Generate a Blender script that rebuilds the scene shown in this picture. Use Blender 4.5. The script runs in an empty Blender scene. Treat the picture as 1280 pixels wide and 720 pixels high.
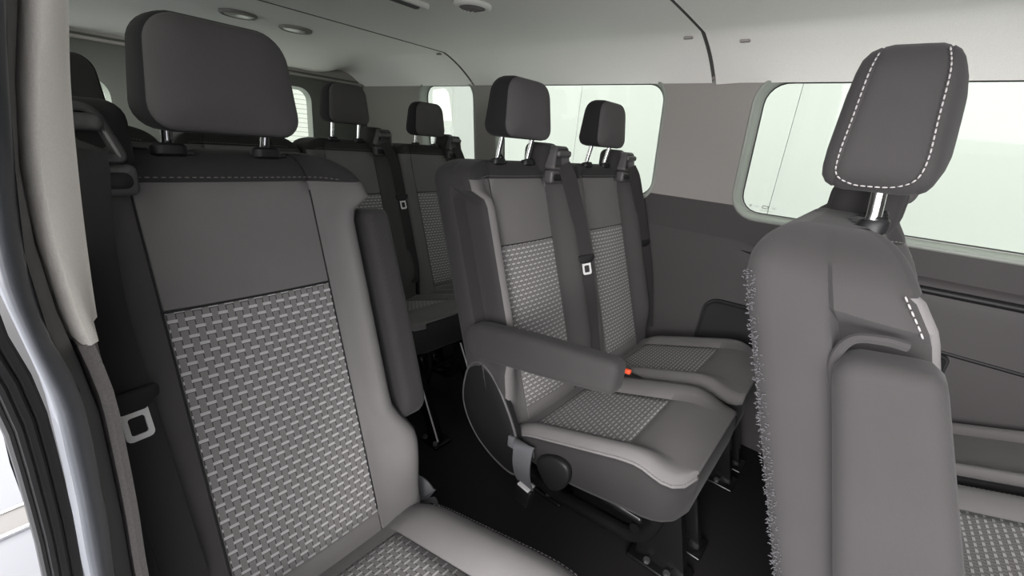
import bpy, bmesh, math, random
from mathutils import Vector, Matrix
random.seed(7)
SC = bpy.context.scene
COL = SC.collection
PI = math.pi

# ------------------------------------------------------------------ materials
def new_mat(name):
    m = bpy.data.materials.new(name); m.use_nodes = True
    nt = m.node_tree; nt.nodes.clear()
    out = nt.nodes.new('ShaderNodeOutputMaterial')
    return m, nt, out

def principled(nt, out, col, rough=.6, metal=0., spec=.5, sheen=0.):
    p = nt.nodes.new('ShaderNodeBsdfPrincipled')
    p.inputs['Base Color'].default_value = (*col, 1)
    p.inputs['Roughness'].default_value = rough
    p.inputs['Metallic'].default_value = metal
    p.inputs['Specular IOR Level'].default_value = spec
    p.inputs['Sheen Weight'].default_value = sheen
    nt.links.new(p.outputs[0], out.inputs[0])
    return p

def node(nt, typ, **kw):
    n = nt.nodes.new(typ)
    for k, v in kw.items(): setattr(n, k, v)
    return n

def math_n(nt, op, a, b=None, c=None):
    n = nt.nodes.new('ShaderNodeMath'); n.operation = op
    for i, x in enumerate((a, b, c)):
        if x is None: continue
        if isinstance(x, (int, float)): n.inputs[i].default_value = x
        else: nt.links.new(x, n.inputs[i])
    return n.outputs[0]

def mix_col(nt, fac, a, b):
    n = nt.nodes.new('ShaderNodeMix'); n.data_type = 'RGBA'
    for sock, x in ((n.inputs[0], fac), (n.inputs[6], a), (n.inputs[7], b)):
        if isinstance(x, tuple): sock.default_value = (*x, 1)
        elif isinstance(x, (int, float)): sock.default_value = x
        else: nt.links.new(x, sock)
    return n.outputs[2]

def cloth(name, col, rough=.9, fine=900., bump=.25, blot=.12, sheen=.04):
    """plain upholstery: fine knit grain, faint blotches of wear"""
    m, nt, out = new_mat(name)
    p = principled(nt, out, col, rough, 0, .2, sheen)
    p.inputs['Sheen Roughness'].default_value = .5
    tc = node(nt, 'ShaderNodeTexCoord')
    n1 = node(nt, 'ShaderNodeTexNoise'); n1.inputs['Scale'].default_value = fine; n1.inputs['Detail'].default_value = 2
    n2 = node(nt, 'ShaderNodeTexNoise'); n2.inputs['Scale'].default_value = 9; n2.inputs['Detail'].default_value = 3
    nt.links.new(tc.outputs['Object'], n1.inputs['Vector']); nt.links.new(tc.outputs['Object'], n2.inputs['Vector'])
    d = tuple(c*(1-blot) for c in col); l = tuple(min(1, c*(1+blot)) for c in col)
    c1 = mix_col(nt, n2.outputs['Fac'], d, l)
    f = math_n(nt, 'MULTIPLY', n1.outputs['Fac'], .35)
    c2 = mix_col(nt, f, c1, tuple(c*.55 for c in col))
    nt.links.new(c2, p.inputs['Base Color'])
    b = node(nt, 'ShaderNodeBump'); b.inputs['Strength'].default_value = bump; b.inputs['Distance'].default_value = .001
    nt.links.new(n1.outputs['Fac'], b.inputs['Height']); nt.links.new(b.outputs[0], p.inputs['Normal'])
    return m

def twill(name, col):
    """diagonal twill as on the seat sides and armrests"""
    m, nt, out = new_mat(name)
    p = principled(nt, out, col, .85, 0, .2, .05)
    tc = node(nt, 'ShaderNodeTexCoord')
    mp = node(nt, 'ShaderNodeMapping'); mp.inputs['Rotation'].default_value = (0.62, 0.62, 0.3)
    nt.links.new(tc.outputs['Object'], mp.inputs['Vector'])
    w = node(nt, 'ShaderNodeTexWave'); w.bands_direction = 'Y'; w.inputs['Scale'].default_value = 330
    w.inputs['Distortion'].default_value = .6; w.inputs['Detail'].default_value = 1
    nt.links.new(mp.outputs[0], w.inputs['Vector'])
    n2 = node(nt, 'ShaderNodeTexNoise'); n2.inputs['Scale'].default_value = 7; n2.inputs['Detail'].default_value = 4
    nt.links.new(tc.outputs['Object'], n2.inputs['Vector'])
    c1 = mix_col(nt, n2.outputs['Fac'], tuple(c*.8 for c in col), tuple(c*1.2 for c in col))
    c2 = mix_col(nt, math_n(nt, 'MULTIPLY', w.outputs['Fac'], .3), c1, tuple(c*.5 for c in col))
    nt.links.new(c2, p.inputs['Base Color'])
    b = node(nt, 'ShaderNodeBump'); b.inputs['Strength'].default_value = .06; b.inputs['Distance'].default_value = .0006
    nt.links.new(w.outputs['Fac'], b.inputs['Height']); nt.links.new(b.outputs[0], p.inputs['Normal'])
    return m

def woven(name, PU=.0205, PV=.0128):
    """basket weave: staggered pale dashes over grey ribbons with dark gaps; UV in metres"""
    m, nt, out = new_mat(name)
    p = principled(nt, out, (.3, .3, .3), .85, 0, .2, .04)
    uv = node(nt, 'ShaderNodeUVMap'); uv.uv_map = 'UVMap'
    sep = node(nt, 'ShaderNodeSeparateXYZ'); nt.links.new(uv.outputs[0], sep.inputs[0])
    v = math_n(nt, 'DIVIDE', sep.outputs[1], PV)
    row = math_n(nt, 'FLOOR', v)
    fv = math_n(nt, 'FRACT', v)
    st = math_n(nt, 'MULTIPLY', math_n(nt, 'MODULO', math_n(nt, 'ADD', row, 1000), 2), .5)
    u = math_n(nt, 'ADD', math_n(nt, 'DIVIDE', sep.outputs[0], PU), st)
    fu = math_n(nt, 'FRACT', math_n(nt, 'ADD', u, 100))
    du = math_n(nt, 'ABSOLUTE', math_n(nt, 'SUBTRACT', fu, .5))
    dv = math_n(nt, 'ABSOLUTE', math_n(nt, 'SUBTRACT', fv, .5))
    dash = math_n(nt, 'MULTIPLY', math_n(nt, 'LESS_THAN', du, .30), math_n(nt, 'LESS_THAN', dv, .18))
    gap = math_n(nt, 'LESS_THAN', math_n(nt, 'ABSOLUTE', math_n(nt, 'SUBTRACT', du, .25)), .036)
    shd = math_n(nt, 'MULTIPLY', math_n(nt, 'LESS_THAN', du, .29),
                 math_n(nt, 'MULTIPLY', math_n(nt, 'LESS_THAN', fv, .325), math_n(nt, 'GREATER_THAN', fv, .25)))
    dark = math_n(nt, 'MAXIMUM', gap, shd)
    n = node(nt, 'ShaderNodeTexNoise'); n.inputs['Scale'].default_value = 900
    tc = node(nt, 'ShaderNodeTexCoord'); nt.links.new(tc.outputs['Object'], n.inputs['Vector'])
    base = mix_col(nt, n.outputs['Fac'], (.125, .120, .120), (.20, .193, .193))
    c = mix_col(nt, dark, base, (.055, .053, .053))
    c = mix_col(nt, dash, c, (.37, .365, .365))
    nt.links.new(c, p.inputs['Base Color'])
    h = math_n(nt, 'SUBTRACT', dash, dark)
    b = node(nt, 'ShaderNodeBump'); b.inputs['Strength'].default_value = .5; b.inputs['Distance'].default_value = .0015
    nt.links.new(h, b.inputs['Height']); nt.links.new(b.outputs[0], p.inputs['Normal'])
    return m

def plain(name, col, rough=.5, metal=0., spec=.5, grain=0., scale=300.):
    m, nt, out = new_mat(name)
    p = principled(nt, out, col, rough, metal, spec)
    tc = node(nt, 'ShaderNodeTexCoord')
    n = node(nt, 'ShaderNodeTexNoise'); n.inputs['Scale'].default_value = scale; n.inputs['Detail'].default_value = 3
    nt.links.new(tc.outputs['Object'], n.inputs['Vector'])
    a = .05 + grain
    c = mix_col(nt, n.outputs['Fac'], tuple(x*(1-a) for x in col), tuple(min(1, x*(1+a)) for x in col))
    nt.links.new(c, p.inputs['Base Color'])
    if grain:
        b = node(nt, 'ShaderNodeBump'); b.inputs['Strength'].default_value = .2; b.inputs['Distance'].default_value = .001
        nt.links.new(n.outputs['Fac'], b.inputs['Height']); nt.links.new(b.outputs[0], p.inputs['Normal'])
    return m

def glass(name, tint, lines=False):
    m, nt, out = new_mat(name)
    t = node(nt, 'ShaderNodeBsdfTransparent'); t.inputs[0].default_value = (*tint, 1)
    g = node(nt, 'ShaderNodeBsdfGlossy'); g.inputs['Roughness'].default_value = .02
    fr = node(nt, 'ShaderNodeFresnel'); fr.inputs['IOR'].default_value = 1.45
    mx = node(nt, 'ShaderNodeMixShader')
    nt.links.new(math_n(nt, 'MULTIPLY', fr.outputs[0], .22), mx.inputs[0])
    nt.links.new(t.outputs[0], mx.inputs[1]); nt.links.new(g.outputs[0], mx.inputs[2])
    last = mx.outputs[0]
    if lines:                                             # printed heater lines
        tc = node(nt, 'ShaderNodeTexCoord'); sp = node(nt, 'ShaderNodeSeparateXYZ')
        nt.links.new(tc.outputs['Object'], sp.inputs[0])
        f = math_n(nt, 'FRACT', math_n(nt, 'DIVIDE', sp.outputs[2], .026))
        ln = math_n(nt, 'MULTIPLY', math_n(nt, 'LESS_THAN', f, .12), .55)
        dk = node(nt, 'ShaderNodeBsdfDiffuse'); dk.inputs[0].default_value = (.12, .1, .08, 1)
        m2 = node(nt, 'ShaderNodeMixShader'); nt.links.new(ln, m2.inputs[0])
        nt.links.new(last, m2.inputs[1]); nt.links.new(dk.outputs[0], m2.inputs[2]); last = m2.outputs[0]
    nt.links.new(last, out.inputs[0])
    return m

M = {}
M['light'] = cloth('grey_cloth', (.135, .129, .129))
M['dark'] = cloth('charcoal_cloth', (.027, .0255, .026), fine=700)
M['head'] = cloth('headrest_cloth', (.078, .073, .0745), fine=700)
M['side'] = twill('side_twill', (.029, .0272, .0278))
M['woven'] = woven('woven_cloth')
M['skirt'] = cloth('cushion_skirt', (.024, .0228, .023), fine=500)
M['bolster'] = cloth('bolster_cloth', (.058, .055, .0555))
M['headshade'] = cloth('headrest_cloth_shaded', (.014, .0135, .014), fine=700)  # headrest cloth darkened for the sides, standing for shade
M['black'] = plain('black_plastic', (.009, .009, .0098), .5, 0, .3, grain=.1)
M['dkplastic'] = plain('grey_black_plastic', (.06, .0575, .059), .5, grain=.15)
M['gloss'] = plain('black_enamel', (.006, .006, .0065), .25, 0, .35)
M['chrome'] = plain('chrome', (.72, .72, .73), .18, 1.)
M['steel'] = plain('brushed_steel', (.72, .72, .72), .4, .35)
M['webbing'] = cloth('belt_webbing', (.028, .0265, .027), fine=1500, bump=.3)
M['strap'] = cloth('grey_strap', (.095, .097, .105), fine=1500)
M['fuzz'] = plain('frayed_fibre', (.05, .049, .054), .95)
M['bolt'] = plain('dull_bolt', (.16, .16, .165), .35, .7)
M['orange'] = plain('orange_button', (.75, .09, .03), .4)
M['stitch'] = plain('pale_thread', (.22, .21, .21), .8)
M['stitchd'] = plain('grey_thread', (.13, .125, .125), .8)
M['seam'] = cloth('seam_piping', (.022, .021, .022), fine=500)
M['ceil'] = plain('headliner', (.86, .85, .82), .95, 0, .1, grain=.08, scale=500)
M['groove'] = plain('headliner_gap', (.12, .12, .115), .95)
M['trimlight'] = plain('pillar_trim', (.235, .222, .212), .7, 0, .3, grain=.06, scale=600)
M['trimwhite'] = plain('white_pillar_trim', (.86, .82, .77), .6, 0, .3, grain=.03, scale=600)
M['trimgrey'] = plain('grey_pillar_trim', (.20, .186, .182), .85, 0, .3, grain=.25, scale=500)
M['walldark'] = plain('lower_wall_trim', (.040, .0362, .0374), .6, 0, .35, grain=.15, scale=500)
M['wallpanel'] = plain('lower_wall_panel', (.105, .10, .10), .6, 0, .35, grain=.15, scale=500)
M['reveal'] = plain('window_reveal', (.24, .26, .235), .5, 0, .4)
M['rubber'] = plain('rubber_seal', (.014, .014, .015), .45)
M['paint'] = plain('dark_door_frame_paint', (.085, .09, .102), .3)
M['reartrim'] = plain('rear_door_trim', (.075, .078, .07), .8, grain=.2)
M['floor'] = plain('floor_covering', (.012, .011, .012), .85, 0, .2, grain=.3, scale=400)
M['glass'] = glass('side_glass', (.43, .475, .425))
M['darkglass'] = glass('double_glass', (.09, .10, .09))
M['clearglass'] = glass('clear_glass', (.85, .90, .85))
M['rearglass'] = glass('rear_glass', (.46, .50, .44), True)
M['studio'] = plain('studio_wall_paint', (.405, .41, .405), .9)
M['studiofloor'] = plain('studio_floor_paint', (.15, .156, .17), .55)
M['bounce_white'] = plain('bounce_floor_white', (.80, .81, .80), .6)  # for the added light-bouncing floor
M['aisle'] = plain('grey_metal_strip', (.13, .125, .12), .45, .3)
M['pocket'] = plain('dark_pocket_lining', (.006, .006, .0065), .8)
M['mark'] = plain('glass_etching', (.12, .13, .12), .7)
M['lamp'] = plain('lamp_lens', (.33, .33, .31), .35)

# ------------------------------------------------------------------ mesh helpers
def mesh_obj(name, verts, faces, mats, fmat=None, parent=None, uvs=None, sharp=40, loc=None):
    me = bpy.data.meshes.new(name)
    me.from_pydata([tuple(v) for v in verts], [], [tuple(f) for f in faces])
    if not isinstance(mats, (list, tuple)): mats = [mats]
    for m in mats: me.materials.append(m)
    if fmat is not None:
        for p, k in zip(me.polygons, fmat): p.material_index = k
    if uvs is not None:
        ul = me.uv_layers.new(name='UVMap')
        for lp in me.loops: ul.data[lp.index].uv = uvs[lp.vertex_index]
    bm = bmesh.new(); bm.from_mesh(me)
    bmesh.ops.recalc_face_normals(bm, faces=bm.faces[:]); bm.to_mesh(me); bm.free()
    for p in me.polygons: p.use_smooth = True
    if sharp: me.set_sharp_from_angle(angle=math.radians(sharp))
    o = bpy.data.objects.new(name, me); COL.objects.link(o)
    if parent is not None: o.parent = parent
    if loc is not None: o.location = loc
    return o

class MB:
    """collects shapes into one mesh with several materials"""
    def __init__(s): s.v = []; s.f = []; s.k = []
    def add(s, vf, k=0, T=None):
        v, f = vf; b = len(s.v)
        s.v += [(T @ Vector(p) if T else Vector(p)) for p in v]
        s.f += [tuple(i+b for i in q) for q in f]; s.k += [k]*len(f)
        return s
    def build(s, name, mats, parent=None, sharp=40, loc=None):
        return mesh_obj(name, s.v, s.f, mats, s.k, parent, None, sharp, loc)

def thing(name, label, cat, loc=(0, 0, 0), rz=0, group=None):
    o = bpy.data.objects.new(name, None); COL.objects.link(o)
    o.empty_display_size = .05
    o.location = loc; o.rotation_euler = (0, 0, rz)
    return tag(o, label, cat, group)
def tag(o, label, cat, group=None):
    o['label'] = label; o['category'] = cat
    if group: o['group'] = group
    return o
def struct(o):
    o['kind'] = 'structure'; return o

def round_poly(pts, rad, n=6):
    """polygon with filleted corners (2D)"""
    if not isinstance(rad, (list, tuple)): rad = [rad]*len(pts)
    out = []; N = len(pts)
    for i in range(N):
        p = Vector(pts[i]); a = Vector(pts[i-1]); b = Vector(pts[(i+1) % N])
        d1 = (a-p); d2 = (b-p); l1 = d1.length; l2 = d2.length; d1.normalize(); d2.normalize()
        ang = math.acos(max(-1, min(1, d1.dot(d2))))
        r = rad[i]
        if r <= 0 or ang > PI-.01: out.append(tuple(p)); continue
        t = min(r/math.tan(ang/2), l1*.49, l2*.49); r = t*math.tan(ang/2)
        c = p + (d1+d2).normalized()*(r/math.sin(ang/2))
        s = p+d1*t-c; e = p+d2*t-c
        a0 = math.atan2(s.y, s.x); a1 = math.atan2(e.y, e.x)
        da = (a1-a0+PI) % (2*PI)-PI
        for k in range(n+1):
            q = a0+da*k/n; out.append((c.x+r*math.cos(q), c.y+r*math.sin(q)))
    return out
def rrect(w, h, r, n=6):
    return round_poly([(-w/2, -h/2), (w/2, -h/2), (w/2, h/2), (-w/2, h/2)], r, n)
def resample(loop, n):
    L = [Vector(p) for p in loop]; N = len(L)
    d = [0]
    for i in range(N): d.append(d[-1]+(L[(i+1) % N]-L[i]).length)
    out = []; j = 0
    for k in range(n):
        s = d[-1]*k/n
        while d[j+1] < s: j += 1
        t = (s-d[j])/max(1e-9, d[j+1]-d[j]); out.append(tuple(L[j].lerp(L[(j+1) % N], t)))
    return out
def area2(l): return sum(l[i-1][0]*l[i][1]-l[i][0]*l[i-1][1] for i in range(len(l)))/2
def inset_loop(loop, d):
    if area2(loop) < 0: loop = loop[::-1]
    N = len(loop); out = []
    for i in range(N):
        a = Vector(loop[i-1]); p = Vector(loop[i]); b = Vector(loop[(i+1) % N])
        t = (b-a);
        if t.length < 1e-9: t = Vector((1, 0))
        t.normalize(); out.append((p.x-t.y*d, p.y+t.x*d))
    return out
def puffy(loop, prof, mapf=lambda a, b, w: (a, w, b)):
    """solid from a 2D outline: rings (inset, scale about centroid, w) from one face to the other, closed by fans"""
    if area2(loop) < 0: loop = loop[::-1]
    N = len(loop); cx = sum(p[0] for p in loop)/N; cy = sum(p[1] for p in loop)/N
    v = []; f = []; rings = []
    for (ins, sc, w) in prof:
        l = inset_loop(loop, ins) if ins else loop
        r = []
        for p in l:
            v.append(mapf(cx+(p[0]-cx)*sc, cy+(p[1]-cy)*sc, w)); r.append(len(v)-1)
        rings.append(r)
    for a, b in zip(rings, rings[1:]):
        for i in range(N): f.append((a[i], a[(i+1) % N], b[(i+1) % N], b[i]))
    for r, w in ((rings[0], prof[0][2]), (rings[-1], prof[-1][2])):
        v.append(mapf(cx, cy, w)); c = len(v)-1
        for i in range(N): f.append((r[i], r[(i+1) % N], c))
    return v, f
def pillow_prof(T, r, dome=.006, n=5, seam=None):
    """rounded slab thickness T (w from -T/2 to T/2), edge radius r, domed faces"""
    P = [(r, .5, -T/2-dome), (r, .75, -T/2-dome*.7), (r, .92, -T/2-dome*.2)]
    for k in range(n+1):
        a = PI/2*k/n; P.append((r*(1-math.sin(a)), 1, -T/2+r*(1-math.cos(a))))
    for k in range(n+1):
        a = PI/2*k/n; P.append((r*(1-math.cos(a)), 1, T/2-r*(1-math.sin(a))))
    P += [(r, .92, T/2+dome*.2), (r, .75, T/2+dome*.7), (r, .5, T/2+dome)]
    return P
def rbox(sx, sy, sz, r, c=(0, 0, 0), n=3, dome=0.):
    """box with rounded edges centred at c"""
    r = min(r, .49*min(sx, sy, sz))
    v, f = puffy(rrect(sx, sz, r, n), pillow_prof(sy, r, dome, n), lambda a, b, w: (a+c[0], w+c[1], b+c[2]))
    return v, f
def tube(path, r, n=10, closed=False):
    P = [Vector(p) for p in path]; N = len(P); v = []; f = []
    up = None
    R = r if isinstance(r, (list, tuple)) else [r]*N
    for i, p in enumerate(P):
        t = (P[min(i+1, N-1)]-P[max(i-1, 0)]) if not closed else (P[(i+1) % N]-P[i-1])
        t.normalize()
        if up is None: up = t.orthogonal().normalized()
        up = (up-t*up.dot(t)).normalized(); s = t.cross(up)
        for k in range(n):
            a = 2*PI*k/n; v.append(p+(up*math.cos(a)+s*math.sin(a))*R[i])
    m = N if closed else N-1
    for i in range(m):
        for k in range(n):
            a = i*n; b = ((i+1) % N)*n
            f.append((a+k, a+(k+1) % n, b+(k+1) % n, b+k))
    if not closed:
        f.append(tuple(range(n))); f.append(tuple(range((N-1)*n, N*n)))
    return v, f
def strip(path, wid, width, th):
    """flat webbing: path points, width direction (per point or single), width, thickness"""
    P = [Vector(p) for p in path]; N = len(P); v = []; f = []
    for i, p in enumerate(P):
        t = (P[min(i+1, N-1)]-P[max(i-1, 0)]).normalized()
        w = Vector(wid[i] if isinstance(wid, list) else wid); w = (w-t*w.dot(t)).normalized()
        nrm = t.cross(w)
        for a, b in ((-1, -1), (1, -1), (1, 1), (-1, 1)):
            v.append(p+w*(a*width/2)+nrm*(b*th/2))
    for i in range(N-1):
        for k in range(4):
            f.append((i*4+k, i*4+(k+1) % 4, i*4+4+(k+1) % 4, i*4+4+k))
    f.append((0, 1, 2, 3)); f.append(tuple(range(4*N-4, 4*N)))
    return v, f
def spline(pts, n=8):
    """Catmull-Rom through pts"""
    P = [Vector(p) for p in pts]; out = []
    for i in range(len(P)-1):
        p0 = P[max(i-1, 0)]; p1 = P[i]; p2 = P[i+1]; p3 = P[min(i+2, len(P)-1)]
        for k in range(n):
            t = k/n
            out.append(.5*((2*p1)+(p2-p0)*t+(2*p0-5*p1+4*p2-p3)*t*t+(3*p1-p0-3*p2+p3)*t**3))
    out.append(P[-1]); return out
def cspline(pts, n=8):
    """closed Catmull-Rom in 2D"""
    N = len(pts); P = [Vector(p) for p in pts]; out = []
    for i in range(N):
        p0, p1, p2, p3 = P[i-1], P[i], P[(i+1) % N], P[(i+2) % N]
        for k in range(n):
            t = k/n; out.append(tuple(.5*((2*p1)+(p2-p0)*t+(2*p0-5*p1+4*p2-p3)*t*t+(3*p1-p0-3*p2+p3)*t**3)))
    return out
def dashes(path, gap, ln, r):
    """thread stitches along a path"""
    P = [Vector(p) for p in path]; v = []; f = []
    d = [0]
    for a, b in zip(P, P[1:]): d.append(d[-1]+(b-a).length)
    def at(s):
        for j in range(len(P)-1):
            if d[j+1] >= s: return P[j].lerp(P[j+1], (s-d[j])/max(1e-9, d[j+1]-d[j]))
        return P[-1]
    s = 0
    while s+ln < d[-1]:
        a = at(s); b = at(s+ln); tv, tf = tube([a, a.lerp(b, .5), b], [r*.7, r, r*.7], 6)
        k = len(v); v += tv; f += [tuple(i+k for i in q) for q in tf]; s += gap
    return v, f
def sst(a, b, x):
    t = max(0, min(1, (x-a)/(b-a))); return t*t*(3-2*t)

# ------------------------------------------------------------------ seat geometry (local: x across, -y forward, z up; origin on floor under headrest)
def yc(z):                       # front plane of the reclined backrest
    return -.0758-(.804-z)*.3353
ZT = 1.018
def build_backrest(root, hw, rec, bside=1):
    """rec: side (-1, 1, 0) with the armrest recess. One mesh for the body, woven panel split off as a child"""
    pw = .1207
    zs = [.335, .35, .3705, .3727, .376]
    z = .395
    while z < .795: zs.append(z); z += .022
    zs += [.8005, .804, .8075]
    z = .83
    while z < .965: zs.append(z); z += .02
    zs += [.9715, .975, .9785, .985, .992, .999, 1.005, 1.010, 1.014, 1.0168, ZT]
    bol = .036
    def front_pts(z):
        """list of (x, off, tag)"""
        pts = []
        cs = [-.1185+.237*i/12 for i in range(13)]
        for x in cs: pts.append((x, .004*(1-(x/.1185)**2), 'c'))
        for sgn in (1, -1):
            R = sst(.49, .58, z)*(1-sst(.925, .945, z)) if rec == sgn else 0
            hwz = hw-.0*sst(.6, 1, z)
            hf = hwz-.042*R
            b = bol*sst(.33, .5, z)*(1-.45*sst(.93, 1.0, z))
            re = .024
            side = [(.121, -.006, 'g'), (.1235, 0, 'g2')]
            for k in range(1, 8):
                t = k/7; side.append((.1235+t*(hf-.1235-re), b*sst(0, 1, t), 'b'))
            for k in range(1, 5):
                a = PI/2*k/4; side.append((hf-re+re*math.sin(a), b-re+re*math.cos(a), 'b' if k < 3 else 's'))
            side += [(hf, -.015, 's'), (hf, -.032, 's'), (hf+.002, -.040, 's'), (hwz-.003, -.044, 's'), (hwz, -.050, 's'), (hwz, -.075, 's')]
            rb = .028
            for k in range(0, 5):
                a = PI/2*k/4; side.append((hwz-rb+rb*math.cos(a), -.12+rb-rb*math.sin(a), 's'))
            pts = pts+[(x, o, t) for x, o, t in side] if sgn == 1 else [(-x, o, t) for x, o, t in side[::-1]]+pts
        nb = 8; xl = pts[0][0]; xr = pts[-1][0]
        for k in range(1, nb): pts.append((xr+(xl-xr)*k/nb, -.12, 'k'))
        return pts
    V = []; tags = None; rows = []
    for z in zs:
        P = front_pts(z); tags = [p[2] for p in P]
        d = 0.; rt = .042
        if z > ZT-rt: d = rt*(1-math.sqrt(max(0, 1-((z-(ZT-rt))/rt)**2)))
        rf, rb_ = .034, .085
        df = .030*(1-math.sqrt(max(0, 1-((z-(ZT-rf))/rf)**2))) if z > ZT-rf else 0
        db = .055*(1-math.sqrt(max(0, 1-((z-(ZT-rb_))/rb_)**2))) if z > ZT-rb_ else 0
        rc = .075; dx = 0.
        if z > ZT-rc: dx = rc*(1-math.sqrt(max(0, 1-((z-(ZT-rc))/rc)**2)))
        g = -.005 if abs(z-.804) < .001 or abs(z-.3727) < .001 else 0
        g2 = -.003 if abs(z-.975) < .001 else 0
        r = []
        for x, o, tg in P:
            q = max(0, min(1, -o/.12))
            fade = 1-(z-zs[0])/(ZT-zs[0])
            zz = z+.15*q**1.5*fade
            if tg == 'c' or (tg in 'g' and g): o += g
            if tg in ('c', 'b', 'g', 'g2'): o += g2
            mid = -.045
            o2 = o-df*min(1, (o-mid)/.045) if o > mid else o+db*min(1, (mid-o)/.075)
            x2 = x*(1-.5*d/hw)-math.copysign(dx, x)*min(1, abs(x)/hw)**3
            V.append((x2, yc(zz)-o2, zz)); r.append(len(V)-1)
        rows.append(r)
    N = len(rows[0]); F = []; K = []; WF = []
    for i in range(len(rows)-1):
        zm = (zs[i]+zs[i+1])/2
        for j in range(N):
            jn = (j+1) % N
            q = (rows[i][j], rows[i][jn], rows[i+1][jn], rows[i+1][j])
            ta, tb = tags[j], tags[jn]
            if ta == 'c' and tb == 'c' and .3727 < zm < .804: WF.append(q); continue
            front = ta in ('c', 'g', 'g2', 'b') and tb in ('c', 'g', 'g2', 'b')
            if front and zm < .975: k = 0
            elif zm >= .975 and front: k = 1
            else: k = 2
            if front and zm < .975 and bside:
                xm = sum(V[i][0] for i in q)/4
                if xm*bside > .122: k = 3
            F.append(q); K.append(k)
    for r, k in ((rows[0], 2), (rows[-1], 1)):
        c = sum((Vector(V[i]) for i in r), Vector())/len(r); V.append(tuple(c)); ci = len(V)-1
        for j in range(N): F.append((r[j], r[(j+1) % N], ci)); K.append(k)
    def sub(Fs):
        used = sorted({i for q in Fs for i in q}); mp = {a: b for b, a in enumerate(used)}
        return [V[i] for i in used], [tuple(mp[i] for i in q) for q in Fs]
    v, f = sub(F)
    back = mesh_obj('backrest', v, f, [M['light'], M['dark'], M['side'], M['bolster']], K, root, sharp=55)
    v, f = sub(WF)
    uv = [(p[0], (p[2]-.3727)*1.055) for p in v]
    w = mesh_obj('woven_panel', v, f, M['woven'], None, back, uv, sharp=0)
    w['label'] = 'grey woven back panel with rows of pale dashes'
    # dark seams beside the centre panel and over its top edge
    mb = MB()
    for sg in (-1, 1):
        path = [(sg*.121, yc(z)+.0035, z) for z in [.38+.6*i/30 for i in range(31) if .38+.6*i/30 < .97]]
        mb.add(tube(path, .0018, 6))
    mb.add(tube([(-.12+.24*i/12, yc(.804)+.0025-.003*(1-((-.12+.24*i/12)/.1207)**2), .804) for i in range(13)], .002, 6))
    mb.build('seam', M['seam'], back, 0)
    # thread along the top seam
    st = []
    for i in range(41):
        x = -.17+.34*i/40
        bl = .02*sst(.1235, .17, abs(x))
        st.append((x, yc(.982)-bl-.0008-.0042*max(0, 1-(x/.1185)**2), .982-.10*max(0, abs(x)-.145)))
    v, f = dashes(st, .009, .0055, .0009)
    mesh_obj('stitching', v, f, M['stitchd'], None, back, sharp=0)
    return back

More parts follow.
